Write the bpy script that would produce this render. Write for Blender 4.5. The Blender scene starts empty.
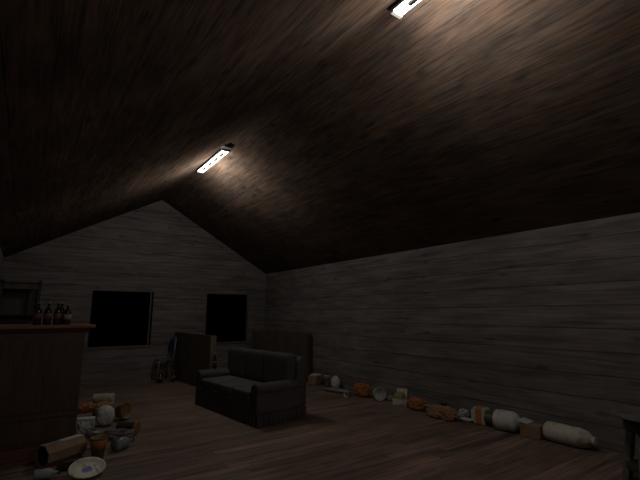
import bpy, bmesh, math, random
from mathutils import Vector, Matrix, noise as mnoise

C = bpy.context.scene.collection
SC = bpy.context.scene
PI = math.pi

# ------------------------------------------------------------ camera
cd = bpy.data.cameras.new('camera')
cam = bpy.data.objects.new('camera', cd)
C.objects.link(cam)
cd.sensor_width = 36.0
cd.lens = 410.0 * 36.0 / 640.0
cd.clip_start = 0.02
cam.location = (0, 0, 1.63)
cam.rotation_euler = (math.radians(90 + 10.24), 0, math.radians(-35.35))
SC.camera = cam

# ------------------------------------------------------------ world, view
w = bpy.data.worlds.new('night')
SC.world = w
w.use_nodes = True
w.node_tree.nodes['Background'].inputs[0].default_value = (0, 0, 0, 1)
w.node_tree.nodes['Background'].inputs[1].default_value = 0.0
SC.view_settings.view_transform = 'Standard'
SC.view_settings.look = 'None'
SC.view_settings.gamma = 1
SC.view_settings.use_curve_mapping = False
SC.view_settings.exposure = 0.0

TUBE = 11.0            # strength of the fluorescent tubes
TUBE_COL = (1.0, 0.96, 0.90, 1)
NEAR = 0.62
LAMP_W = 23.0          # power of the added point lights below each lamp

# room dimensions (metres)
XL, XR, YB, YF = -0.495, 5.97, 11.295, -7.2
XM, HE, HA = (XL + XR) / 2, 2.847, 4.693


# ------------------------------------------------------------ node helpers
class NT:
    def __init__(s, name):
        s.m = bpy.data.materials.new(name)
        s.m.use_nodes = True
        s.t = s.m.node_tree
        s.b = s.t.nodes['Principled BSDF']
        s.co = None

    def n(s, typ, **kw):
        x = s.t.nodes.new(typ)
        for k, v in kw.items():
            setattr(x, k, v)
        return x

    def put(s, sock, v):
        if hasattr(v, 'is_linked') or isinstance(v, bpy.types.NodeSocket):
            s.t.links.new(v, sock)
        else:
            sock.default_value = v

    def math(s, op, a, b=0.0, c=0.0):
        x = s.n('ShaderNodeMath', operation=op)
        s.put(x.inputs[0], a); s.put(x.inputs[1], b); s.put(x.inputs[2], c)
        return x.outputs[0]

    def xyz(s):
        if s.co is None:
            s.co = s.n('ShaderNodeTexCoord').outputs['Object']
        x = s.n('ShaderNodeSeparateXYZ')
        s.put(x.inputs[0], s.co)
        return x.outputs

    def comb(s, a, b, c):
        x = s.n('ShaderNodeCombineXYZ')
        s.put(x.inputs[0], a); s.put(x.inputs[1], b); s.put(x.inputs[2], c)
        return x.outputs[0]

    def noise(s, vec, scale=1.0, detail=4.0, rough=0.55, dist=0.0):
        x = s.n('ShaderNodeTexNoise')
        s.put(x.inputs['Vector'], vec)
        x.inputs['Scale'].default_value = scale
        x.inputs['Detail'].default_value = detail
        x.inputs['Roughness'].default_value = rough
        x.inputs['Distortion'].default_value = dist
        return x.outputs['Fac']

    def ramp(s, f, stops):
        x = s.n('ShaderNodeValToRGB')
        s.put(x.inputs[0], f)
        e = x.color_ramp.elements
        while len(e) < len(stops):
            e.new(0.5)
        for i, (p, c) in enumerate(stops):
            e[i].position = p
            e[i].color = (c, c, c, 1) if isinstance(c, (int, float)) else (*c, 1)
        return x.outputs[0]

    def mix(s, f, a, b, mode='MIX'):
        x = s.n('ShaderNodeMix', data_type='RGBA', blend_type=mode)
        s.put(x.inputs[0], f)
        for i, v in ((6, a), (7, b)):
            if isinstance(v, tuple) and len(v) == 3:
                v = (*v, 1)
            s.put(x.inputs[i], v)
        return x.outputs[2]

    def bump(s, h, strength=0.4, dist=0.01):
        x = s.n('ShaderNodeBump')
        s.put(x.inputs['Height'], h)
        x.inputs['Strength'].default_value = strength
        x.inputs['Distance'].default_value = dist
        s.t.links.new(x.outputs[0], s.b.inputs['Normal'])

    def done(s, col, rough=0.7, spec=0.3, metal=0.0):
        if isinstance(col, tuple) and len(col) == 3:
            col = (*col, 1)
        s.put(s.b.inputs['Base Color'], col)
        s.put(s.b.inputs['Roughness'], rough)
        s.b.inputs['Specular IOR Level'].default_value = spec
        s.b.inputs['Metallic'].default_value = metal
        return s.m


def plank_mat(name, along, across, width, dark, light, length=2.4, ga=1.4, gb=45.0, gap=0.022,
              gapdark=0.25, tint=0.35, patch=0.4, rough=0.75, spec=0.2, lo=0.34, hi=0.68, knots=True, warp=0.0, knotdark=0.6):
    t = NT(name)
    o = t.xyz()
    a, b = o['XYZ'.index(along)], o['XYZ'.index(across)]
    third = o[3 - 'XYZ'.index(along) - 'XYZ'.index(across)]
    q = t.math('DIVIDE', b, width)
    if warp:                                      # boards with wandering edges
        wv = t.noise(t.comb(t.math('MULTIPLY', a, 1.3), t.math('MULTIPLY', b, 2.0), 3.0), 1.0, 4.0, 0.6)
        q = t.math('ADD', q, t.math('MULTIPLY', t.math('SUBTRACT', wv, 0.5), warp * 2))
    row = t.math('FLOOR', q)
    fr = t.math('FRACT', q)
    wn = t.n('ShaderNodeTexWhiteNoise', noise_dimensions='1D')
    t.put(wn.inputs['W'], row)
    a2 = t.math('ADD', a, t.math('MULTIPLY', wn.outputs[0], 37.0))
    sq = t.math('DIVIDE', a2, length)
    seg = t.math('FLOOR', sq)
    sf = t.math('FRACT', sq)
    wn2 = t.n('ShaderNodeTexWhiteNoise', noise_dimensions='2D')
    t.put(wn2.inputs['Vector'], t.comb(row, seg, 0.0))
    r2 = wn2.outputs[0]
    vec = t.comb(t.math('MULTIPLY', a2, ga), t.math('MULTIPLY', b, gb),
                 t.math('ADD', t.math('MULTIPLY', r2, 19.0), t.math('MULTIPLY', third, 6.0)))
    g = t.noise(vec, 1.0, 6.0, 0.62, 0.25)
    vec2 = t.comb(t.math('MULTIPLY', a2, ga * 0.6), t.math('MULTIPLY', b, gb * 0.22), t.math('MULTIPLY', r2, 7.0))
    g2 = t.noise(vec2, 1.0, 3.0, 0.5, 0.6)
    gg = t.math('ADD', t.math('MULTIPLY', g, 0.6), t.math('MULTIPLY', g2, 0.4))
    f = t.ramp(gg, [(lo, 0.0), (hi, 1.0)])
    col = t.mix(f, dark, light)
    tn = t.math('ADD', t.math('MULTIPLY', r2, tint), 1.0 - tint * 0.5)
    pn = t.noise(t.co, 0.9, 4.0, 0.6)
    pm = t.math('ADD', t.math('MULTIPLY', t.ramp(pn, [(0.3, 0.0), (0.7, 1.0)]), patch), 1.0 - patch * 0.55)
    k = t.math('MULTIPLY', tn, pm)
    # joints between the boards
    edge = t.math('MINIMUM', fr, t.math('SUBTRACT', 1.0, fr))
    wob = t.math('MULTIPLY', t.noise(t.comb(t.math('MULTIPLY', a, 2.0), row, 0.0), 1.0, 3.0), gap * 2.0)
    gm = t.ramp(t.math('DIVIDE', edge, t.math('ADD', wob, 0.0005)), [(0.6, gapdark), (1.15, 1.0)])
    e2 = t.math('MULTIPLY', t.math('MINIMUM', sf, t.math('SUBTRACT', 1.0, sf)), length)
    em = t.ramp(t.math('DIVIDE', e2, 0.006), [(0.5, gapdark + 0.15), (1.0, 1.0)])
    k = t.math('MULTIPLY', k, t.math('MULTIPLY', gm, em))
    if knots:
        v = t.n('ShaderNodeTexVoronoi', voronoi_dimensions='2D')
        t.put(v.inputs['Vector'], t.comb(t.math('MULTIPLY', a2, 0.75), t.math('MULTIPLY', b, 1.9), row))
        v.inputs['Scale'].default_value = 1.0
        kd = t.math('ADD', v.outputs['Distance'], t.math('MULTIPLY', g, 0.08))
        k = t.math('MULTIPLY', k, t.ramp(kd, [(0.06, knotdark), (0.13, 1.0)]))
    hn = t.noise(t.comb(t.math('MULTIPLY', a2, 1.8), t.math('MULTIPLY', b, 6.0), t.math('MULTIPLY', third, 2.0)), 1.0, 4.0, 0.65)
    col = t.mix(1.0, col, t.mix(t.ramp(hn, [(0.38, 0.0), (0.64, 1.0)]), (0.84, 0.92, 0.98), (1.14, 1.04, 0.97)), 'MULTIPLY')
    mm = t.n('ShaderNodeVectorMath', operation='SCALE')
    t.put(mm.inputs[0], col); t.put(mm.inputs['Scale'], k)
    t.bump(t.math('ADD', t.math('MULTIPLY', gg, 0.5), gm), 0.35, 0.006)
    return t.done(mm.outputs[0], rough, spec)


def wood_mat(name, along, dark, light, ga=1.6, gb=38.0, rough=0.5, spec=0.35):
    t = NT(name)
    o = t.xyz()
    v = [t.math('MULTIPLY', o[i], ga if 'XYZ'[i] == along else gb) for i in range(3)]
    g = t.noise(t.comb(*v), 1.0, 5.0, 0.6, 0.4)
    p = t.noise(t.co, 2.3, 3.0)
    f = t.ramp(t.math('ADD', t.math('MULTIPLY', g, 0.7), t.math('MULTIPLY', p, 0.3)), [(0.36, 0.0), (0.66, 1.0)])
    t.bump(g, 0.2, 0.003)
    return t.done(t.mix(f, dark, light), rough, spec)


def plain_mat(name, col, rough=0.6, spec=0.3, metal=0.0, var=0.25, scale=9.0, col2=None):
    t = NT(name)
    t.xyz()
    nz = t.noise(t.co, scale, 4.0, 0.6)
    f = t.ramp(nz, [(0.35, 0.0), (0.7, 1.0)])
    c2 = col2 or tuple(c * (1 - var) for c in col)
    t.bump(nz, 0.12, 0.003)
    return t.done(t.mix(f, tuple(col), tuple(c2)), rough, spec, metal)


def stained_mat(name, base, stain, lo=0.5, hi=0.62, scale=7.0, rough=0.6):
    t = NT(name)
    t.xyz()
    f = t.ramp(t.noise(t.co, scale, 5.0, 0.6, 0.5), [(lo, 0.0), (hi, 1.0)])
    g = t.noise(t.co, scale * 5, 3.0)
    c = t.mix(f, base, stain)
    mm = t.mix(t.math('MULTIPLY', g, 0.5), c, (0.05, 0.045, 0.04))
    t.bump(g, 0.15, 0.003)
    return t.done(mm, rough, 0.25)


def band_mat(name, axis, bands, base, rough=0.55):
    """bands of a printed wrapper along one local axis: [(from, to, colour)]"""
    t = NT(name)
    o = t.xyz()['XYZ'.index(axis)]
    col = base
    for lo, hi, c in bands:
        m = t.math('MULTIPLY', t.math('GREATER_THAN', o, lo), t.math('LESS_THAN', o, hi))
        col = t.mix(m, col, c)
    d = t.noise(t.co, 30.0, 3.0)
    col = t.mix(t.math('MULTIPLY', d, 0.35), col, (0.06, 0.05, 0.04))
    return t.done(col, rough, 0.3)


def fabric_mat(name, col, col2):
    t = NT(name)
    o = t.xyz()
    w1 = t.noise(t.comb(t.math('MULTIPLY', o[0], 90), t.math('MULTIPLY', o[1], 90), t.math('MULTIPLY', o[2], 90)), 1, 2)
    w2 = t.noise(t.co, 3.0, 4.0, 0.6)
    f = t.math('ADD', t.math('MULTIPLY', w1, 0.5), t.math('MULTIPLY', w2, 0.5))
    t.bump(w1, 0.3, 0.003)
    return t.done(t.mix(t.ramp(f, [(0.35, 0.0), (0.65, 1.0)]), col, col2), 0.8, 0.2)


def glass_mat(name, col, rough=0.05, ior=1.45):
    t = NT(name)
    t.b.inputs['Transmission Weight'].default_value = 1.0
    t.b.inputs['IOR'].default_value = ior
    return t.done(tuple(col), rough, 0.5)


def emit_mat(name, col, strength):
    t = NT(name)
    t.b.inputs['Emission Color'].default_value = col
    t.b.inputs['Emission Strength'].default_value = strength
    return t.done((0.8, 0.8, 0.8), 0.4)


# ------------------------------------------------------------ materials
M = {}
M['wall_x'] = plank_mat('weathered boards across', 'X', 'Z', 0.29, (0.085, 0.074, 0.070), (0.250, 0.215, 0.205), ga=1.5, gb=30, tint=0.12, patch=0.3, length=60.0, gap=0.03, gapdark=0.45, warp=0.08)
M['wall_y'] = plank_mat('weathered boards lengthwise', 'Y', 'Z', 0.29, (0.085, 0.074, 0.070), (0.250, 0.215, 0.205), ga=1.5, gb=30, tint=0.12, patch=0.3, length=60.0, gap=0.03, gapdark=0.45, warp=0.08)
M['ceil'] = plank_mat('brown roof boards', 'Y', 'X', 0.24, (0.042, 0.031, 0.025), (0.192, 0.132, 0.098), ga=3.0, gb=62, tint=0.35, patch=0.5, length=30.0, gap=0.014, gapdark=0.5, lo=0.32, hi=0.70, spec=0.0, warp=0.04)
M['floor'] = plank_mat('brown floor boards', 'X', 'Y', 0.145, (0.082, 0.053, 0.040), (0.33, 0.235, 0.180), ga=1.2, gb=30, tint=0.4, patch=0.5, length=2.2, gap=0.03, gapdark=0.45, rough=0.65, knots=False)
M['bar_body'] = wood_mat('dark stained wood', 'Z', (0.062, 0.037, 0.030), (0.115, 0.072, 0.058))
M['bar_top'] = wood_mat('polished red brown wood', 'X', (0.14, 0.058, 0.038), (0.34, 0.15, 0.10), rough=0.35)
M['bar_kick'] = wood_mat('worn reddish wood', 'X', (0.10, 0.040, 0.030), (0.19, 0.08, 0.06))
M['panel'] = wood_mat('dark brown plywood', 'Z', (0.062, 0.044, 0.034), (0.115, 0.083, 0.064), ga=1.4, gb=22, rough=0.75)
M['panel_edge'] = wood_mat('pale raw edge', 'Z', (0.11, 0.085, 0.062), (0.19, 0.15, 0.11))
M['trim'] = wood_mat('window casing wood', 'Z', (0.08, 0.055, 0.04), (0.16, 0.115, 0.08))
M['trim_x'] = wood_mat('window casing wood across', 'X', (0.10, 0.075, 0.055), (0.20, 0.155, 0.115))
M['shelf'] = wood_mat('blackened shelf wood', 'Z', (0.030, 0.025, 0.022), (0.070, 0.059, 0.052), rough=0.8)
M['shelf_back'] = wood_mat('smoky shelf board', 'Z', (0.05, 0.042, 0.036), (0.11, 0.093, 0.082), rough=0.8)
M['sofa'] = fabric_mat('charcoal upholstery', (0.068, 0.064, 0.066), (0.125, 0.119, 0.120))
M['sofa_side'] = fabric_mat('brown charcoal upholstery', (0.058, 0.050, 0.049), (0.104, 0.091, 0.088))
M['sofa_back'] = fabric_mat('slate upholstery', (0.052, 0.050, 0.050), (0.088, 0.085, 0.085))
M['skirt'] = fabric_mat('dark skirt cloth', (0.05, 0.043, 0.042), (0.09, 0.078, 0.075))
M['steel_dark'] = plain_mat('dull black steel', (0.012, 0.012, 0.012), 0.6)
M['tray'] = plain_mat('white enamel reflector', (0.75, 0.76, 0.72), 0.4, var=0.1)
M['tube'] = emit_mat('fluorescent tube', TUBE_COL, TUBE)
M['glass'] = glass_mat('window glass', (0.6, 0.6, 0.6), ior=1.08)
M['bottle'] = glass_mat('dark red brown glass', (0.16, 0.05, 0.03), 0.08)
M['cola'] = plain_mat('dark bottle glass', (0.03, 0.012, 0.010), 0.15, 0.6)
M['lab_red'] = stained_mat('dull red paper label', (0.17, 0.06, 0.045), (0.30, 0.20, 0.15), 0.45, 0.6, 40)
M['lab_cream'] = stained_mat('cream paper label', (0.42, 0.40, 0.30), (0.25, 0.2, 0.13), 0.5, 0.65, 30)
M['green_leafy'] = plain_mat('dark green glass', (0.02, 0.035, 0.015), 0.2, 0.6)
M['cap_grey'] = plain_mat('grey cap', (0.30, 0.28, 0.26), 0.4)
M['white'] = stained_mat('grubby white plastic', (0.74, 0.74, 0.70), (0.50, 0.45, 0.36), 0.5, 0.7, 8)
M['cream'] = stained_mat('cream plastic', (0.72, 0.68, 0.56), (0.48, 0.31, 0.16), 0.52, 0.68, 5)
M['paper'] = stained_mat('dirty paper', (0.55, 0.55, 0.54), (0.28, 0.27, 0.26), 0.45, 0.65, 12)
M['greyplate'] = stained_mat('grey green foam', (0.34, 0.38, 0.35), (0.18, 0.2, 0.18), 0.45, 0.65, 12)
M['tan'] = stained_mat('tan cardboard', (0.36, 0.235, 0.145), (0.25, 0.15, 0.09), 0.45, 0.65, 6, 0.8)
M['orange'] = stained_mat('orange card', (0.46, 0.165, 0.045), (0.30, 0.13, 0.05), 0.5, 0.65, 9)
M['brownbag'] = stained_mat('brown paper', (0.38, 0.225, 0.11), (0.46, 0.15, 0.04), 0.5, 0.66, 6, 0.85)
M['yellow'] = stained_mat('yellow stained foam', (0.38, 0.36, 0.17), (0.27, 0.24, 0.11), 0.45, 0.65, 10)
M['bluewhite'] = stained_mat('pale blue tin', (0.40, 0.47, 0.52), (0.25, 0.3, 0.34), 0.5, 0.65, 14)
M['greenjar'] = plain_mat('murky green tin', (0.075, 0.085, 0.065), 0.4)
M['jar_glass'] = stained_mat('clouded green glass', (0.26, 0.34, 0.31), (0.10, 0.13, 0.12), 0.45, 0.62, 9, 0.25)
M['dark'] = plain_mat('dark scrap and mouth shade', (0.03, 0.028, 0.026), 0.7)
M['pink'] = stained_mat('pinkish paper', (0.42, 0.36, 0.35), (0.22, 0.18, 0.17), 0.45, 0.62, 25)
M['blue'] = plain_mat('blue plastic', (0.040, 0.055, 0.20), 0.5)
M['chair_seat'] = plain_mat('grey blue plastic', (0.10, 0.11, 0.15), 0.5)
M['chair_metal'] = plain_mat('pale painted metal', (0.19, 0.19, 0.17), 0.4)
M['table_top'] = stained_mat('grey stone tabletop', (0.17, 0.16, 0.145), (0.10, 0.095, 0.085), 0.45, 0.65, 6)
M['table_leg'] = wood_mat('greenish grey wood', 'Z', (0.105, 0.105, 0.090), (0.19, 0.19, 0.165))
M['table_dark'] = wood_mat('dark brown apron wood', 'X', (0.035, 0.026, 0.020), (0.06, 0.045, 0.036))
M['milk'] = band_mat('printed carton wrap', 'X', [(-0.30, -0.14, (0.33, 0.28, 0.13)), (-0.14, -0.02, (0.22, 0.25, 0.25)), (-0.02, 0.30, (0.62, 0.64, 0.62))], (0.35, 0.24, 0.15))
M['striped'] = band_mat('cream and orange wrap', 'Y', [(-0.055, 0.05, (0.50, 0.19, 0.06))], (0.60, 0.55, 0.42))


def oval_print_mat():
    t = NT('cream dish with blue print')
    o = t.xyz()
    d = t.math('SQRT', t.math('ADD', t.math('POWER', t.math('MULTIPLY', t.math('SUBTRACT', o[0], 0.02), 7.5), 2.0),
                               t.math('POWER', t.math('MULTIPLY', o[1], 11.0), 2.0)))
    nz = t.noise(t.co, 16.0, 4.0)
    f = t.ramp(t.math('ADD', d, nz), [(0.9, 1.0), (1.8, 0.0)])
    c = t.mix(f, (0.62, 0.60, 0.48), (0.10, 0.14, 0.40))
    f2 = t.ramp(nz, [(0.58, 0.0), (0.7, 1.0)])
    return t.done(t.mix(f2, c, (0.2, 0.17, 0.12)), 0.5, 0.3)


M['dish'] = oval_print_mat()


# ------------------------------------------------------------ geometry helpers
def obj(name, bm, mat, parent=None, smooth=False, bevel=0.0, seg=2, loc=None, rot=None):
    me = bpy.data.meshes.new(name)
    bmesh.ops.recalc_face_normals(bm, faces=bm.faces)
    bm.to_mesh(me)
    bm.free()
    me.materials.append(mat)
    if smooth:
        for p in me.polygons:
            p.use_smooth = True
    o = bpy.data.objects.new(name, me)
    C.objects.link(o)
    if parent:
        o.parent = parent
    if bevel:
        b = o.modifiers.new('bevel', 'BEVEL')
        b.width = bevel
        b.segments = seg
        b.limit_method = 'ANGLE'
    if loc:
        o.location = loc
    if rot:
        o.rotation_euler = rot
    return o


def box(bm, x0, x1, y0, y1, z0, z1):
    v = [bm.verts.new(p) for p in ((x0, y0, z0), (x1, y0, z0), (x1, y1, z0), (x0, y1, z0),
                                   (x0, y0, z1), (x1, y0, z1), (x1, y1, z1), (x0, y1, z1))]
    for f in ((0, 3, 2, 1), (4, 5, 6, 7), (0, 1, 5, 4), (1, 2, 6, 5), (2, 3, 7, 6), (3, 0, 4, 7)):
        bm.faces.new([v[i] for i in f])
    return v


def bx(*a):
    bm = bmesh.new()
    box(bm, *a)
    return bm


def prism(bm, pts, axis, lo, hi):
    """polygon pts in the plane across axis, extruded lo..hi"""
    def P(p, t):
        return {'X': (t, p[0], p[1]), 'Y': (p[0], t, p[1]), 'Z': (p[0], p[1], t)}[axis]
    a = [bm.verts.new(P(p, lo)) for p in pts]
    b = [bm.verts.new(P(p, hi)) for p in pts]
    bm.faces.new(a)
    bm.faces.new(b[::-1])
    n = len(pts)
    for i in range(n):
        bm.faces.new((a[i], a[(i + 1) % n], b[(i + 1) % n], b[i]))


def lathe(bm, prof, n=24, sx=1.0, sy=1.0):
    """profile [(r, z)] round Z; r = 0 closes to a point"""
    rings = []
    for r, z in prof:
        if r <= 1e-6:
            rings.append([bm.verts.new((0, 0, z))])
        else:
            rings.append([bm.verts.new((r * sx * math.cos(2 * PI * i / n), r * sy * math.sin(2 * PI * i / n), z)) for i in range(n)])
    for A, B in zip(rings, rings[1:]):
        if len(A) == 1 and len(B) == 1:
            continue
        for i in range(n):
            j = (i + 1) % n
            if len(A) == 1:
                bm.faces.new((A[0], B[i], B[j]))
            elif len(B) == 1:
                bm.faces.new((A[i], A[j], B[0]))
            else:
                bm.faces.new((A[i], A[j], B[j], B[i]))
    return bm


def tube(bm, pts, r, n=8):
    pts = [Vector(p) for p in pts]
    rings = []
    for i, p in enumerate(pts):
        d = (pts[min(i + 1, len(pts) - 1)] - pts[max(i - 1, 0)]).normalized()
        u = d.cross(Vector((0, 0, 1)))
        if u.length < 0.05:
            u = d.cross(Vector((1, 0, 0)))
        u.normalize()
        v = d.cross(u)
        rings.append([bm.verts.new(p + r * (math.cos(2 * PI * k / n) * u + math.sin(2 * PI * k / n) * v)) for k in range(n)])
    for A, B in zip(rings, rings[1:]):
        for k in range(n):
            bm.faces.new((A[k], A[(k + 1) % n], B[(k + 1) % n], B[k]))
    bm.faces.new(rings[0][::-1])
    bm.faces.new(rings[-1])


def soft_box(bm, x0, x1, y0, y1, z0, z1, n=8, puff=0.02, seed=0, rough=0.0, e=5.0):
    """a cushion / crumpled packet: superellipsoid filling the box"""
    bmt = bmesh.new()
    bmesh.ops.create_cube(bmt, size=2)
    bmesh.ops.subdivide_edges(bmt, edges=bmt.edges[:], cuts=n, use_grid_fill=True)
    c = Vector(((x0 + x1) / 2, (y0 + y1) / 2, (z0 + z1) / 2))
    h = Vector(((x1 - x0) / 2, (y1 - y0) / 2, (z1 - z0) / 2))
    vm = {}
    for v in bmt.verts:
        p = v.co.copy()
        L = (abs(p.x) ** e + abs(p.y) ** e + abs(p.z) ** e) ** (1 / e)
        q = p / L
        nn = q.normalized()
        k = 1.0
        if rough:
            k += rough * mnoise.noise(Vector((q.x, q.y, q.z)) * 2.3 + Vector((seed, seed * .7, 0)))
            k += rough * 0.7 * mnoise.noise(Vector((q.x, q.y, q.z)) * 5.5 + Vector((seed * 2, 0, seed)))
        pos = Vector((q.x * h.x, q.y * h.y, q.z * h.z)) * k + c
        pos.z = max(pos.z, z0)
        vm[v.index] = bm.verts.new(pos)
    for f in bmt.faces:
        bm.faces.new([vm[v.index] for v in f.verts])
    bmt.free()
    return bm


def tag(o, label, cat, group=None):
    o['label'] = label
    o['category'] = cat
    if group:
        o['group'] = group
    return o


def thing(name, label, cat, loc=(0, 0, 0), rotz=0.0, group=None, rot=None):
    o = bpy.data.objects.new(name, None)
    o.empty_display_size = 0.1
    C.objects.link(o)
    o.location = loc
    o.rotation_euler = rot if rot else (0, 0, rotz)
    return tag(o, label, cat, group)


def copy_tree(o, parent=None):
    c = o.copy()
    C.objects.link(c)
    c.parent = parent
    for ch in list(o.children):
        copy_tree(ch, c)
    return c


def struct(name, bm, mat, **kw):
    o = obj(name, bm, mat, **kw)
    o['kind'] = 'structure'
    return o


# ------------------------------------------------------------ room shell
T = 0.16
struct('floor', bx(XL - T, XR + T, YF - T, YB + T, -0.1, 0.0), M['floor'])
bm = bmesh.new()
prism(bm, [(XL - T, HE - T * 0.563), (XM, HA), (XM, HA + 0.2), (XL - T, HE + 0.1)], 'Y', YF - T, YB + T)
prism(bm, [(XM, HA), (XR + T, HE - T * 0.563), (XR + T, HE + 0.1), (XM, HA + 0.2)], 'Y', YF - T, YB + T)
struct('ceiling', bm, M['ceil'])
struct('wall_right', bx(XR, XR + T, YF, YB, 0, HE), M['wall_y'])
struct('wall_left', bx(XL - T, XL, YF, YB, 0, HE), M['wall_y'])
bm = bmesh.new()
prism(bm, [(XL, 0), (XR, 0), (XR, HE), (XM, HA), (XL, HE)], 'Y', YF - T, YF)
struct('wall_front', bm, M['wall_x'])
WIN = [(1.275, 2.70), (4.115, 5.395)]
Z0, Z1 = 0.84, 2.205
bm = bmesh.new()
xs = [XL, WIN[0][0], WIN[0][1], WIN[1][0], WIN[1][1], XR]
box(bm, XL, XR, YB, YB + T, 0, Z0)
for a, b in ((0, 1), (2, 3), (4, 5)):
    box(bm, xs[a], xs[b], YB, YB + T, Z0, Z1)
prism(bm, [(XL, Z1), (XR, Z1), (XR, HE), (XM, HA), (XL, HE)], 'Y', YB, YB + T)
struct('wall_back', bm, M['wall_x'])

for i, (x0, x1) in enumerate(WIN):
    wn = bpy.data.objects.new('window_%d' % (i + 1), None)
    C.objects.link(wn)
    wn.location = ((x0 + x1) / 2, YB, Z0)
    wn['kind'] = 'structure'
    W, H = x1 - x0, Z1 - Z0
    bm = bmesh.new()
    s = 0.016
    box(bm, -W / 2, W / 2, -0.012, 0.05, H - s, H)
    box(bm, -W / 2, W / 2, -0.012, 0.05, 0, s)
    box(bm, -W / 2, -W / 2 + s, -0.008, 0.05, s, H - s)
    g = 0.045 if i == 0 else 0.0
    box(bm, W / 2 - s - g - 0.02, W / 2 - g, -0.008, 0.05, s, H - s)
    obj('window_frame', bm, M['trim'], wn, bevel=0.003)
    obj('window_sill', bx(-W / 2 - 0.03, W / 2 + 0.03, -0.03, 0.0, -0.035, 0.0), M['trim_x'], wn, bevel=0.004)
    obj('window_pane', bx(-W / 2 + s, W / 2 - s - g - 0.02, 0.03, 0.036, s, H - s), M['glass'], wn)


# ------------------------------------------------------------ lamps under the ridge
def make_light(label, loc):
    L = 1.44
    t = thing('fluorescent_light', label, 'light', loc, group='fluorescent lights along the ridge')
    bm = bmesh.new()                                     # dark spine, sloped sides
    prism(bm, [(-0.035, 0.0), (0.035, 0.0), (0.022, 0.055), (-0.022, 0.055)], 'Y', -L / 2 + 0.03, L / 2 - 0.03)
    obj('housing', bm, M['steel_dark'], t, bevel=0.004)
    bm = bmesh.new()
    prism(bm, [(-0.068, -0.022), (-0.064, -0.027), (-0.035, -0.006), (0.035, -0.006), (0.064, -0.027), (0.068, -0.022),
               (0.04, 0.001), (-0.04, 0.001)], 'Y', -L / 2 + 0.05, L / 2 - 0.05)
    obj('reflector', bm, M['tray'], t)
    obj('unlit_side', bx(-0.098, -0.070, -L / 2, L / 2 - 0.02, -0.045, 0.0), M['steel_dark'], t, bevel=0.003)  # black strip gives the unlit left side of the housing as colour
    for s in (-1, 1):
        bm = bmesh.new()
        tube(bm, [(s * 0.043, -L / 2 + 0.06, -0.038), (s * 0.043, L / 2 - 0.06, -0.038)], 0.014, 14)
        obj('tube', bm, M['tube'], t, smooth=True)
    o = obj('end_cap', bx(-0.068, 0.068, L / 2 - 0.05, L / 2 - 0.01, -0.06, 0.004), M['tray'], t, bevel=0.006)
    o['label'] = 'white end cap'
    o = obj('end_cap', bx(-0.068, 0.068, -L / 2, -L / 2 + 0.05, -0.05, 0.03), M['steel_dark'], t, bevel=0.006)
    o['label'] = 'black end cap'
    for k in range(4):                                    # clips seen as dark dots between the tubes
        y = -L / 2 + 0.25 + k * (L - 0.5) / 3
        obj('clip', bx(-0.02, 0.02, y - 0.05, y + 0.05, -0.062, -0.004), M['steel_dark'], t)
    bm = bmesh.new()                                      # torn-open starter box and wires at the near end
    box(bm, -0.13, 0.08, -L / 2 - 0.13, -L / 2 + 0.02, -0.03, 0.055)
    obj('starter_box', bm, M['steel_dark'], t, bevel=0.01)
    for x, d in ((0.03, 0.13), (-0.06, 0.16), (0.08, 0.09)):
        bm = bmesh.new()
        tube(bm, [(x * 0.6, -L / 2 - 0.08, 0.03), (x, -L / 2 - 0.10 - d * 0.4, 0.05), (x * 1.5, -L / 2 - d - 0.03, 0.01), (x * 2.0, -L / 2 - d - 0.02, -0.03)], 0.013, 6)
        obj('wire', bm, M['steel_dark'], t, smooth=True)
    for y in (-0.5, 0.5):
        bm = bmesh.new()
        tube(bm, [(0, y, 0.05), (0, y, 4.70 - loc[2] + 0.01)], 0.006, 6)
        obj('hanger', bm, M['steel_dark'], t)
    for k, dz, sh in ((-0.35, -0.62, 0.5), (0.35, -0.62, 0.5), (0.0, -0.27, NEAR)):  # bare point lights added below the fixture to spread its glow on the ceiling
        ld = bpy.data.lights.new('fill_light', 'POINT')
        ld.energy = LAMP_W * sh
        ld.color = TUBE_COL[:3]
        ld.shadow_soft_size = 0.0
        lo = bpy.data.objects.new('fill_light', ld)
        C.objects.link(lo)
        lo.parent = t
        lo.location = (0, k, dz)
    return t


lamp = make_light('white twin tube light under the ridge, nearer the windowed gable', (XM, 7.55, 4.645))
l2 = copy_tree(lamp)
l2.location = (XM, 1.84, 4.635)
l2['label'] = 'white twin tube light cut off by the top edge of the photo'
l3 = copy_tree(lamp)  # unseen third lamp, added to even out the light on the walls
l3.location = (XM, -3.84, 4.635)
l3['label'] = 'white twin tube light added unseen behind the viewer to even out the walls'

# ------------------------------------------------------------ bar counter
bar = thing('bar_counter', 'dark wooden bar counter with a red-brown top at the left wall', 'bar counter', (0.15, 6.36, 0))
obj('body', bx(-0.64, 0.50, -0.34, 0.34, 0.13, 1.42), M['bar_body'], bar, bevel=0.006)
obj('counter_top', bx(-0.64, 0.60, -0.42, 0.40, 1.455, 1.50), M['bar_top'], bar, bevel=0.014, seg=3)
bm = bmesh.new()
prism(bm, [(-0.34, 1.40), (-0.39, 1.455), (0.37, 1.455), (0.34, 1.40)], 'X', -0.64, 0.545)
obj('cornice', bm, M['bar_kick'], bar)
obj('plinth', bx(-0.64, 0.52, -0.365, 0.36, 0.0, 0.13), M['bar_kick'], bar, bevel=0.01)
obj('rail', bx(-0.64, 0.505, -0.352, -0.338, 0.43, 0.46), M['bar_body'], bar, bevel=0.004)
obj('front_panel', bx(-0.60, 0.42, -0.350, -0.339, 0.50, 1.33), M['bar_body'], bar, bevel=0.004)
obj('front_panel', bx(-0.60, 0.42, -0.350, -0.339, 0.17, 0.40), M['bar_body'], bar, bevel=0.004)


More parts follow.
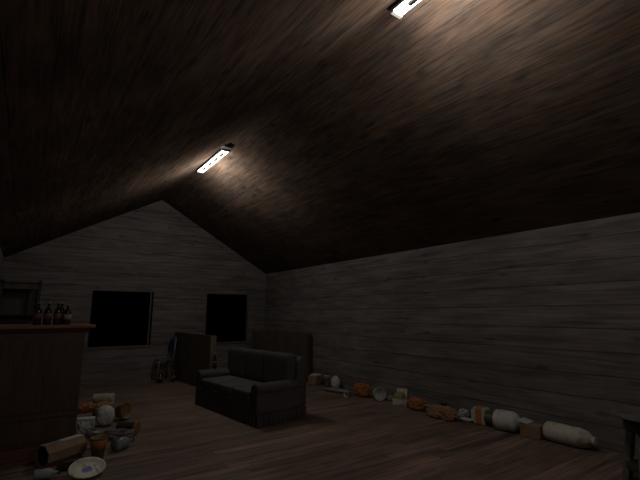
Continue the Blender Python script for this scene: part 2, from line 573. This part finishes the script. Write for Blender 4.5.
# ------------------------------------------------------------ bottles
def bottle_prof(s=1.0, h=0.27, r=0.037):
    return [(0, 0), (r * .9, 0), (r, h * .03), (r, h * .55), (r * .92, h * .63), (r * .5, h * .74), (r * .34, h * .82),
            (r * .32, h * .95), (r * .36, h * .955), (r * .36, h * .985), (0, h * .985)]


def make_bottle(label, loc, h=0.275, r=0.043, group=None, lab='lab_red', glass='cola'):
    t = thing('bottle', label, 'bottle', loc, group=group)
    obj('glass_body', lathe(bmesh.new(), bottle_prof(1, h, r)), M[glass], t, smooth=True)
    obj('paper_label', lathe(bmesh.new(), [(r * 1.0, h * .25), (r * 1.025, h * .252), (r * 1.025, h * .5), (r * 1.0, h * .502)]), M[lab], t, smooth=True)
    obj('cap', lathe(bmesh.new(), [(0, h * .97), (r * .4, h * .97), (r * .42, h * .94), (r * .44, h * .94), (r * .42, h * 1.0), (0, h * 1.0)]), M['cap_grey'], t, smooth=True)
    return t


g = 'red-labelled bottles on the bar counter'
b0 = make_bottle('red-labelled dark bottle on the bar, leftmost of the row', (0.135, 6.21, 1.50), group=g)
b1 = copy_tree(b0); b1.location = (0.238, 6.21, 1.50); b1['label'] = 'red-labelled dark bottle on the bar, second from the left'
b2 = copy_tree(b0); b2.location = (0.340, 6.16, 1.50); b2['label'] = 'red-labelled dark bottle on the bar, in front of the green bottle'
b2x = copy_tree(b0); b2x.location = (0.385, 6.27, 1.50); b2x['label'] = 'dark bottle on the bar behind the gap between red and cream labels'
b3 = make_bottle('green bottle with a cream label at the right of the bar row', (0.445, 6.18, 1.50), 0.25, 0.045, g, 'lab_cream', 'green_leafy')
for i, (lx, ly, lz, lb) in enumerate(((2.84, 10.69, 0, 'dark bottle on the floor in front of the chair seat, away from the panel'),
                                      (3.14, 10.66, 0, 'dark bottle on the floor beside the edge of the brown panel'))):
    c = copy_tree(b0); c.location = (lx, ly, lz); c['label'] = lb; c['group'] = 'bottles standing on the floor'
    c.scale = (1.35, 1.35, 0.95)

# ------------------------------------------------------------ black shelf in the far left corner
sh = thing('shelf_rack', 'tall blackened shelf rack in the left corner behind the bar', 'shelf', (-0.12, 11.10, 0))
for x in (-0.335, 0.335):
    for y in (-0.14, 0.14):
        obj('post', bx(x - 0.03, x + 0.03, y - 0.03, y + 0.03, 0, 2.36), M['shelf'], sh, bevel=0.004)
for z in (0.3, 0.95, 1.6, 2.28):
    obj('shelf_board', bx(-0.36, 0.36, -0.17, 0.17, z, z + 0.035), M['shelf'], sh, bevel=0.003)
obj('back_board', bx(-0.33, 0.33, 0.145, 0.165, 0.02, 2.27), M['shelf_back'], sh)
obj('top_rail', bx(-0.30, 0.30, -0.165, -0.15, 2.16, 2.27), M['shelf_back'], sh)


# ------------------------------------------------------------ sofa (faces -X in its own frame)
so = thing('sofa', 'dark charcoal three-seat sofa with rolled arms in the middle of the floor', 'sofa', (3.27, 6.79, 0), math.radians(4.8))
HL, HD = 1.09, 0.46
obj('base', bx(-HD + 0.004, HD - 0.01, -HL + 0.03, HL - 0.03, 0.14, 0.335), M['sofa'], so, bevel=0.02, seg=3)
bm = bmesh.new()                                          # pleated skirt
ring = []
per = [(-HD, -HL), (HD, -HL), (HD, HL), (-HD, HL)]
for k in range(4):
    (xa, ya), (xb, yb) = per[k], per[(k + 1) % 4]
    ln = math.hypot(xb - xa, yb - ya)
    nn = int(ln / 0.022)
    nx, ny = (yb - ya) / ln, -(xb - xa) / ln
    for j in range(nn):
        u = j / nn
        off = 0.016 * (1 if (j // 2) % 2 else -0.8) if 1 < j < nn - 1 else 0
        ring.append((xa + (xb - xa) * u, ya + (yb - ya) * u, nx * off, ny * off))
n = len(ring)
lv = [[bm.verts.new((x * .985 + ox * (1.3 - q), y * .99 + oy * (1.3 - q), z)) for x, y, ox, oy in ring] for q, z in ((0, 0.005), (0.5, 0.09), (1.1, 0.18))]
for a, b in zip(lv, lv[1:]):
    for i in range(n):
        bm.faces.new((a[i], a[(i + 1) % n], b[(i + 1) % n], b[i]))
bm.faces.new(lv[0]); bm.faces.new(lv[-1][::-1])
obj('skirt', bm, M['skirt'], so)
for s in (-1, 1):                                         # rolled arms
    bm = bmesh.new()
    yc = s * (HL - 0.105)
    pts = [(yc - 0.085, 0.17), (yc + 0.085, 0.17), (yc + 0.088, 0.46)]
    for k in range(13):
        a = -0.35 + (PI + 0.7) * k / 12
        pts.append((yc + 0.108 * math.cos(a), 0.520 + 0.088 * math.sin(a)))
    pts.append((yc - 0.088, 0.46))
    prism(bm, pts, 'X', -HD + 0.0, HD - 0.06)
    obj('arm', bm, M['sofa_side'], so, bevel=0.03, seg=3)
bm = bmesh.new()
prism(bm, [(HD - 0.24, 0.2), (HD, 0.2), (HD + 0.0, 0.90), (HD - 0.04, 0.955), (HD - 0.12, 0.955), (HD - 0.16, 0.9)], 'Y', -HL + 0.01, HL - 0.01)
obj('back_frame', bm, M['sofa_side'], so, bevel=0.03, seg=3)
cw = (2 * HL - 0.42) / 3
for k in range(3):
    y0 = -HL + 0.21 + k * cw
    bm = soft_box(bmesh.new(), -HD + 0.0, HD - 0.24, y0 + 0.001, y0 + cw - 0.001, 0.31, 0.48, e=12)
    obj('seat_cushion', bm, M['sofa'], so, smooth=True)
    ya = y0 - (0.11 if k == 0 else 0)
    yb = y0 + cw + (0.11 if k == 2 else 0)
    bm = soft_box(bmesh.new(), HD - 0.34, HD - 0.11, ya + 0.001, yb - 0.001, 0.47, 0.99, e=11)
    o = obj('back_cushion', bm, M['sofa_back'], so, smooth=True)
sp = make_bottle('dark bottle standing on the far arm of the sofa', (3.05, 7.77, 0.614))

# ------------------------------------------------------------ upright panels
def make_panel(label, loc, rz, ln, edge='panel_edge'):
    t = thing('wooden_panel', label, 'panel', loc, rz, 'upright brown panels behind the sofa')
    obj('board', bx(-0.02, 0.02, 0.0, ln * 0.5, 0.0, 1.17), M['panel'], t, bevel=0.003)
    obj('board', bx(-0.02, 0.02, ln * 0.5 + 0.006, ln - 0.05, 0.0, 1.17), M['panel'], t, bevel=0.003)
    o = obj('end_post', bx(-0.02, 0.11, -0.05, 0.0, 0.0, 1.16), M[edge], t, bevel=0.004)
    obj('brace', bx(0.02, 0.05, 0.0, ln - 0.06, 0.95, 1.05), M['panel'], t)
    obj('brace', bx(0.02, 0.05, 0.0, ln - 0.06, 0.12, 0.22), M['panel'], t)
    o = obj('foot', bx(-0.02, 0.16, ln * 0.72, ln * 0.72 + 0.06, 0.0, 0.06), M['panel'], t)
    return t


make_panel('dark brown upright panel between the two windows and the sofa', (3.41, 8.96, 0), math.radians(4), 2.2)
p2 = make_panel('dark brown upright panel along the right wall behind the sofa', (5.78, 8.72, 0), math.radians(12), 2.2, 'panel')

# ------------------------------------------------------------ chair by the gable wall (faces -X)
ch = thing('chair', 'pale metal chair with a blue backrest near the gable wall', 'chair', (2.97, 10.97, 0), 0.05)
bm = soft_box(bmesh.new(), -0.19, 0.19, -0.19, 0.19, 0.485, 0.525, n=6, e=8)
obj('seat', bm, M['chair_seat'], ch, smooth=True)
bm = bmesh.new()
soft_box(bm, 0.17, 0.21, -0.17, 0.17, 0.70, 1.01, n=6, e=8)
obj('backrest', bm, M['blue'], ch, smooth=True)
for y in (-0.18, 0.18):
    bm = bmesh.new()
    tube(bm, [(0.15, y, 0.0), (0.17, y, 0.5), (0.20, y, 0.75), (0.225, y, 1.04)], 0.016)
    obj('leg', bm, M['chair_metal'], ch, smooth=True)
    bm = bmesh.new()
    tube(bm, [(-0.19, y, 0.0), (-0.16, y, 0.49)], 0.014)
    obj('leg', bm, M['chair_metal'], ch, smooth=True)
bm = bmesh.new()
tube(bm, [(0.225, -0.18, 1.04), (0.235, 0, 1.055), (0.225, 0.18, 1.04)], 0.016)
obj('top_rail', bm, M['chair_metal'], ch, smooth=True)

# ------------------------------------------------------------ round table in the near right corner
tb = thing('round_table', 'grey round-topped table on plank legs at the right photo edge', 'table', (5.08, 1.57, 0))
obj('tabletop', lathe(bmesh.new(), [(0, 0.63), (0.31, 0.63), (0.345, 0.642), (0.35, 0.65), (0.345, 0.665), (0, 0.668)], 48), M['table_top'], tb, bevel=0)
obj('apron', lathe(bmesh.new(), [(0, 0.51), (0.25, 0.51), (0.25, 0.63), (0, 0.63)], 24), M['table_dark'], tb)
for k in range(4):
    a = math.radians(172 + 90 * k)
    ca, sa = math.cos(a), math.sin(a)
    bm = bmesh.new()
    vv = box(bm, -0.03, 0.03, -0.04, 0.04, 0, 0.53)
    for v in vv:                                           # legs splay outwards to the floor
        r = 0.205 + v.co.x + (0.53 - v.co.z) * 0.19
        v.co = Vector((r * ca - v.co.y * sa, r * sa + v.co.y * ca, v.co.z))
    obj('leg', bm, M['table_leg'], tb, bevel=0.004)
obj('lower_shelf', lathe(bmesh.new(), [(0, 0.16), (0.27, 0.16), (0.27, 0.185), (0, 0.185)], 24), M['table_dark'], tb)


# ------------------------------------------------------------ litter builders (local X = length)
def m_jug(name, label, cat, loc, rz, L, r, mat='white', capm='cream', group=None):
    """a big plastic bottle lying on its side, cap towards +X"""
    t = thing(name, label, cat, (loc[0], loc[1], loc[2]), rz, group)
    prof = [(0, -L / 2), (r * .8, -L / 2), (r * .97, -L / 2 + r * .15), (r, -L / 2 + r * .35), (r, -L * .05), (r * .96, 0), (r, L * .05), (r, L * .2), (r * .85, L * .32),
            (r * .5, L * .42), (r * .33, L * .45), (0, L * .45)]
    bm = lathe(bmesh.new(), prof, 20, 1.0, 0.94)
    bmesh.ops.transform(bm, matrix=Matrix.Translation((0, 0, r * 0.94)) @ Matrix.Rotation(PI / 2, 4, 'Y') @ Matrix.Rotation(PI / 2, 4, 'Z') @ Matrix.Identity(4), verts=bm.verts)
    for v in bm.verts:
        k = 0.04 * r * mnoise.noise(v.co * 9 + Vector(loc))
        v.co.y += k
        v.co.z = max(v.co.z + k * .5, 0)
    obj('body', bm, M[mat], t, smooth=True)
    bm = lathe(bmesh.new(), [(0, L * .44), (r * .40, L * .44), (r * .40, L * .5), (0, L * .5)], 14)
    bmesh.ops.transform(bm, matrix=Matrix.Translation((0, 0, r * 0.94)) @ Matrix.Rotation(PI / 2, 4, 'Y'), verts=bm.verts)
    obj('cap', bm, M[capm], t)
    return t


def m_crumple(name, label, cat, loc, rz, sx, sy, sz, mat, seed=1.0, rough=0.28, e=2.6, group=None):
    bm = soft_box(bmesh.new(), -sx / 2, sx / 2, -sy / 2, sy / 2, 0, sz, n=9, rough=rough, seed=seed, e=e)
    o = obj(name, bm, M[mat])
    o.location = loc
    o.rotation_euler = (0, 0, rz)
    return tag(o, label, cat, group)


def cup_profile(r1, r2, h, t=0.006):
    return [(0, 0), (r1, 0), (r2, h), (r2 + t * .8, h + t * .5), (r2, h + t), (r2 - t, h), (r1 - t, t), (0, t)]


def m_cup(name, label, cat, loc, rot, r1, r2, h, mat, rimmat=None, group=None):
    t = thing(name, label, cat, loc, group=group, rot=rot)
    obj('body', lathe(bmesh.new(), cup_profile(r1, r2, h), 22), M[mat], t, smooth=True)
    if rimmat:
        rr = r1 + (r2 - r1) * .93
        obj('wrap', lathe(bmesh.new(), [(r1 + (r2 - r1) * .45 + .001, h * .45), (r1 + (r2 - r1) * .45 + .003, h * .45), (rr + .004, h * .93), (rr + .001, h * .93)], 22), M[rimmat], t, smooth=True)
    return t


def m_clam(label, loc, rz, w, d, h, mat, inner, open_deg=75, group=None):
    """open takeaway box; the opening faces -Y"""
    t = thing('takeaway_box', label, 'takeaway box', loc, rz, group)
    bm = bmesh.new()
    th = 0.008
    box(bm, -w / 2, w / 2, -d / 2, d / 2, 0, th)
    box(bm, -w / 2, w / 2, -d / 2, -d / 2 + th, th, h * .4)
    box(bm, -w / 2, w / 2, d / 2 - th, d / 2, th, h * .4)
    box(bm, -w / 2, -w / 2 + th, -d / 2, d / 2, th, h * .4)
    box(bm, w / 2 - th, w / 2, -d / 2, d / 2, th, h * .4)
    obj('base', bm, M[mat], t, bevel=0.003)
    bm = bmesh.new()
    box(bm, -w / 2, w / 2, -0.02, 0.0, 0, h * .62)
    obj('lid', bm, M[mat], t, bevel=0.01, loc=(0, d / 2, h * .4), rot=(math.radians(-12), 0, 0))
    bm = bmesh.new()
    soft_box(bm, -w * .40, w * .40, -d * .38, d * .44, th, h * .82, n=5, rough=.12, e=4)
    obj('filling', bm, M[inner], t, smooth=True)
    return t


def m_tube_box(name, label, cat, loc, rz, L, r, mat, endm, top=None, group=None, sides=8):
    """an octagonal carton on its side, open dark mouth towards -X"""
    t = thing(name, label, cat, loc, rz, group)
    bm = bmesh.new()
    k = math.cos(PI / sides)
    ri = r * .88
    def ring(rr, x):
        return [bm.verts.new((x, rr * math.cos(2 * PI * (i + .5) / sides), rr * math.sin(2 * PI * (i + .5) / sides) + r * k)) for i in range(sides)]
    A, B, B2, A2 = ring(r, -L / 2), ring(r, L / 2), ring(ri, L / 2 - .02), ring(ri, -L / 2)
    for P, Q in ((A, B), (B2, A2), (A2, A)):
        for i in range(sides):
            bm.faces.new((P[i], P[(i + 1) % sides], Q[(i + 1) % sides], Q[i]))
    bm.faces.new(B)
    bm.faces.new(B2[::-1])
    obj('body', bm, M[mat], t)
    bm = bmesh.new()
    v = [bm.verts.new((-L / 2 + .03, ri * .99 * math.cos(2 * PI * (i + .5) / sides), ri * .99 * math.sin(2 * PI * (i + .5) / sides) + r * k)) for i in range(sides)]
    w2 = [bm.verts.new((-L / 2 + .035, a.co.y, a.co.z)) for a in v]
    bm.faces.new(v[::-1]); bm.faces.new(w2)
    for i in range(sides):
        bm.faces.new((v[i], v[(i + 1) % sides], w2[(i + 1) % sides], w2[i]))
    obj('mouth_shade', bm, M['dark'], t)  # dark plate paints the shade inside the open mouth
    if endm:
        bm = bmesh.new()
        v = lathe(bm, [(0, 0), (r * 1.03, 0), (r * 1.03, .03), (r * .9, .034), (r * .85, .028), (0, .028)], 20)
        bmesh.ops.transform(bm, matrix=Matrix.Translation((L / 2, 0, r * k)) @ Matrix.Rotation(PI / 2, 4, 'Y'), verts=bm.verts)
        obj('end_lid', bm, M[endm], t, smooth=False)
    if top:
        hy = r * math.sin(PI / sides)
        obj('printed_label', bx(-L / 2, L / 2, -hy, hy, 2 * r * k, 2 * r * k + .004), M[top], t)
    return t


def m_plate(name, label, cat, loc, rot, a, b, h, mat, group=None):
    bm = lathe(bmesh.new(), [(0, 0), (.72, 0), (.82, .1), (.94, .8), (1.0, 1.0), (1.0, 1.12), (.92, .95), (.84, .6), (.6, .5), (.3, .48), (0, .47)], 36)
    for v in bm.verts:
        v.co = Vector((v.co.x * a, v.co.y * b, v.co.z * h))
    o = obj(name, bm, M[mat], smooth=True)
    o.location = loc
    o.rotation_euler = rot
    return tag(o, label, cat, group)


def m_bottle_lying(label, loc, rz, L, r, mat, group=None, capm='cap_grey'):
    t = thing('bottle', label, 'bottle', loc, rz, group)
    bm = lathe(bmesh.new(), [(a, z) for a, z in bottle_prof(1, L, r)], 18)
    X = Matrix.Translation((-L / 2, 0, r)) @ Matrix.Rotation(PI / 2, 4, 'Y')
    bmesh.ops.transform(bm, matrix=X, verts=bm.verts)
    obj('glass_body', bm, M[mat], t, smooth=True)
    bm = lathe(bmesh.new(), [(0, L * .95), (r * .42, L * .95), (r * .42, L), (0, L)], 12)
    bmesh.ops.transform(bm, matrix=X, verts=bm.verts)
    obj('cap', bm, M[capm], t)
    return t


GR = 'litter strewn along the right wall'
GL = 'litter heaped at the foot of the bar'
R90 = PI / 2
# -- along the right wall, near to far
m_jug('plastic_bottle', 'large cream plastic bottle lying nearest the round table', 'bottle', (5.79, 2.69, 0), -R90 - .05, 0.60, 0.125, 'cream', 'white', GR)
m_clam_t = thing('cardboard_box', 'tan cardboard box with a white flap touching the largest cream bottle', 'box', (5.75, 3.15, 0), R90 + .06, GR)
obj('body', bx(-0.13, 0.13, -0.10, 0.10, 0, 0.17), M['tan'], m_clam_t, bevel=.012)
o = obj('flap', bx(0.0, 0.14, -0.11, 0.11, 0, 0.012), M['white'], m_clam_t, bevel=.003, loc=(0.02, 0, 0.171), rot=(0, math.radians(-12), 0))
o['label'] = 'white flap'
m_jug('plastic_jug', 'fat white plastic jug lying beside a dark green tin', 'jug', (5.76, 3.50, 0), -R90 + .18, 0.36, 0.145, 'white', 'white', GR)
t = thing('tin_can', 'dark green tin lying behind the fat white jug', 'can', (5.81, 3.78, 0), 0, GR, rot=(0, 0, R90))
bm = lathe(bmesh.new(), [(0, -.07), (.10, -.07), (.105, -.066), (.10, -.06), (.10, .06), (.105, .066), (.10, .07), (0, .07)], 22)
bmesh.ops.transform(bm, matrix=Matrix.Translation((0, 0, .105)) @ Matrix.Rotation(R90, 4, 'Y'), verts=bm.verts)
obj('body', bm, M['greenjar'], t)
t = thing('carton', 'cream carton with an orange stripe beyond the dark green tin', 'carton', (5.80, 3.95, 0), 0.03, GR)
obj('body', bx(-.09, .09, -.095, .095, 0, .24), M['striped'], t, bevel=.02)
o = obj('fold_top', bx(-.085, .085, .095, .125, .03, .20), M['white'], t, bevel=.01)
m_plate('foam_plate', 'flat white plate leaning low beyond the orange-striped carton', 'plate', (5.73, 4.18, 0), (0.06, -0.05, R90), .10, .09, .035, 'white', GR)
m_crumple('paper', 'crumpled off-white paper between the brown bag and the flat plate', 'paper', (5.89, 4.33, 0), 0.1, .13, .17, .13, 'paper', 4.1, group=GR)
m_crumple('paper_bag', 'long tan paper bag with orange print, largest bag by the wall', 'bag', (5.55, 4.48, 0), R90 + .1, .50, .18, .19, 'brownbag', 2.2, .2, 3.2, GR)
t = m_cup('tin_can', 'small dark grey can behind the long tan bag', 'can', (5.87, 4.70, 0), (0, 0, 0), .05, .05, .17, 'greenjar', None, GR)
m_cup('tin_can', 'pale blue can between the tan bag and the orange bag', 'can', (5.71, 4.92, 0), (0, 0, 0), .045, .045, .11, 'bluewhite', None, GR)
m_crumple('paper_bag', 'small orange-brown paper bag beside the pale blue can', 'bag', (5.72, 5.15, 0), R90, .34, .19, .19, 'orange', 7.3, .22, 3.0, GR)
m_crumple('paper', 'crumpled white paper in front of the open takeaway box', 'paper', (5.74, 5.43, 0), 0, .10, .11, .10, 'paper', 9.0, group=GR)
m_clam('open cream takeaway box with yellow food against the wall', (5.810, 5.645, 0), -R90 + .35, .21, .20, .25, 'cream', 'yellow', group=GR)
m_crumple('scrap', 'small dark grey scrap between the takeaway box and the round cup', 'scrap', (5.860, 5.936, 0), 0, .10, .12, .10, 'greyplate', 3.3, group=GR)
m_cup('paper_cup', 'round white paper tub lying with its mouth open', 'cup', (5.750, 6.198, .125), (math.radians(88), 0, math.radians(-22)), .085, .12, .17, 'white', None, GR)
m_crumple('food_box', 'crushed orange food box beyond the round white tub', 'box', (5.710, 6.576, 0), R90 + .1, .36, .20, .25, 'orange', 5.5, .2, 3.4, GR)
m_cup('paper_cup', 'small white cup in front of the crushed orange box', 'cup', (5.520, 6.780, .055), (R90, 0, math.radians(-60)), .04, .05, .15, 'white', None, GR)
m_plate('foam_plate', 'flat grey-green foam tray lying farther out on the floor', 'tray', (5.560, 7.236, 0), (0, 0, R90 + .25), .36, .12, .05, 'greyplate', GR)
m_crumple('paper', 'balled white paper with a smooth round shape before the far cup', 'paper', (5.800, 7.585, 0), 0, .18, .20, .27, 'white', 1.5, .12, 2.3, GR)
m_cup('paper_cup', 'standing grey-white cup next to the balled white paper', 'cup', (5.810, 7.915, 0), (0, 0, 0.4), .07, .095, .23, 'paper', None, GR)
t = thing('carton', 'small tan carton with a white corner, farthest along the wall', 'carton', (5.730, 8.303, 0), 0.2, GR)
obj('body', bx(-.09, .09, -.13, .13, 0, .20), M['tan'], t, bevel=.015)
obj('lid', bx(-.095, .095, -.135, .06, .20, .24), M['cream'], t, bevel=.01)

# -- heap at the foot of the bar
m_tube_box('carton', 'long tan octagonal carton with a dark open end at the bar', 'carton', (0.50, 5.75, 0.0), math.radians(33), 0.46, 0.12, 'tan', None, 'milk', GL)
m_plate('dish', 'oval cream dish with a blue print at the bottom edge of the photo', 'dish', (0.67, 5.07, 0.05), (0.5, 0.0, math.radians(36)), .205, .13, .05, 'dish', GL)
m_bottle_lying('pale blue bottle lying under the mouth of the long tan carton', (0.35, 5.24, 0), math.radians(-10), .22, .05, 'bluewhite', GL, 'dark')
m_crumple('scrap', 'dark crumpled scrap between the oval dish and the long carton', 'scrap', (0.53, 5.42, 0), 0, .16, .10, .08, 'dark', 2.7, group=GL)
m_cup('paper_cup', 'orange and tan cup standing at the closed end of the long carton', 'cup', (0.85, 5.60, 0), (0, 0, 0), .06, .09, .23, 'tan', 'orange', GL)
m_bottle_lying('clouded grey-green glass bottle lying out on the floor', (1.16, 5.83, 0), math.radians(30), .27, .07, 'jar_glass', GL, 'dark')
m_tube_box('cardboard_tube', 'brown cardboard tube with a bright orange end', 'tube', (1.310, 6.430, 0), math.radians(-38), .24, .085, 'dark', 'orange', None, GL, 14)
m_cup('paper_cup', 'small pale cup at the middle of the heap by the bar', 'cup', (0.915, 6.112, 0), (0, 0, 0), .045, .065, .17, 'paper', None, GL)
t = thing('paper_strip', 'long pinkish crumpled paper strip across the heap', 'paper', (1.09, 6.33, 0.0), math.radians(-34), GL)
bm = soft_box(bmesh.new(), -.28, .28, -.05, .05, 0, .13, n=12, rough=.4, seed=6.1, e=3)
obj('body', bm, M['pink'], t)
m_crumple('paper_tub', 'white rounded tub, brightest in the heap by the bar', 'tub', (1.14, 7.14, 0), 0, .25, .24, .28, 'white', 8.1, .06, 2.4, GL)
t = m_cup('paper_cup', 'tan ring-shaped cup behind the white rounded tub', 'cup', (1.366, 7.400, .12), (math.radians(80), 0, math.radians(40)), .09, .12, .14, 'brownbag', None, GL)
t = thing('carton', 'blue-white flattened carton at the corner of the bar', 'carton', (0.856, 6.966, 0), math.radians(-15), GL)
obj('body', bx(-.12, .12, -.09, .09, 0, .15), M['bluewhite'], t, bevel=.02)
obj('fold_top', bx(-.125, .125, -.06, .06, .15, .185), M['white'], t, bevel=.015)
m_crumple('food_wrapper', 'small orange wrapper behind the bar corner', 'wrapper', (1.012, 8.274, 0), 0, .22, .16, .13, 'orange', 3.9, group=GL)
m_clam('tan takeaway box with a white lid, farthest in the heap by the bar', (1.290, 8.564, 0), math.radians(-20), .36, .24, .20, 'white', 'tan', group=GL)
m_crumple('paper', 'grey-white crumpled paper against the bar corner, under the blue-white carton', 'paper', (0.80, 6.72, 0), 0.4, .18, .17, .17, 'paper', 5.2, group=GL)
m_crumple('paper_bag', 'dull tan crushed bag between the white rounded tub and the farthest box', 'bag', (1.20, 7.75, 0), 0.2, .30, .20, .22, 'brownbag', 8.8, .2, 3.0, group=GL)
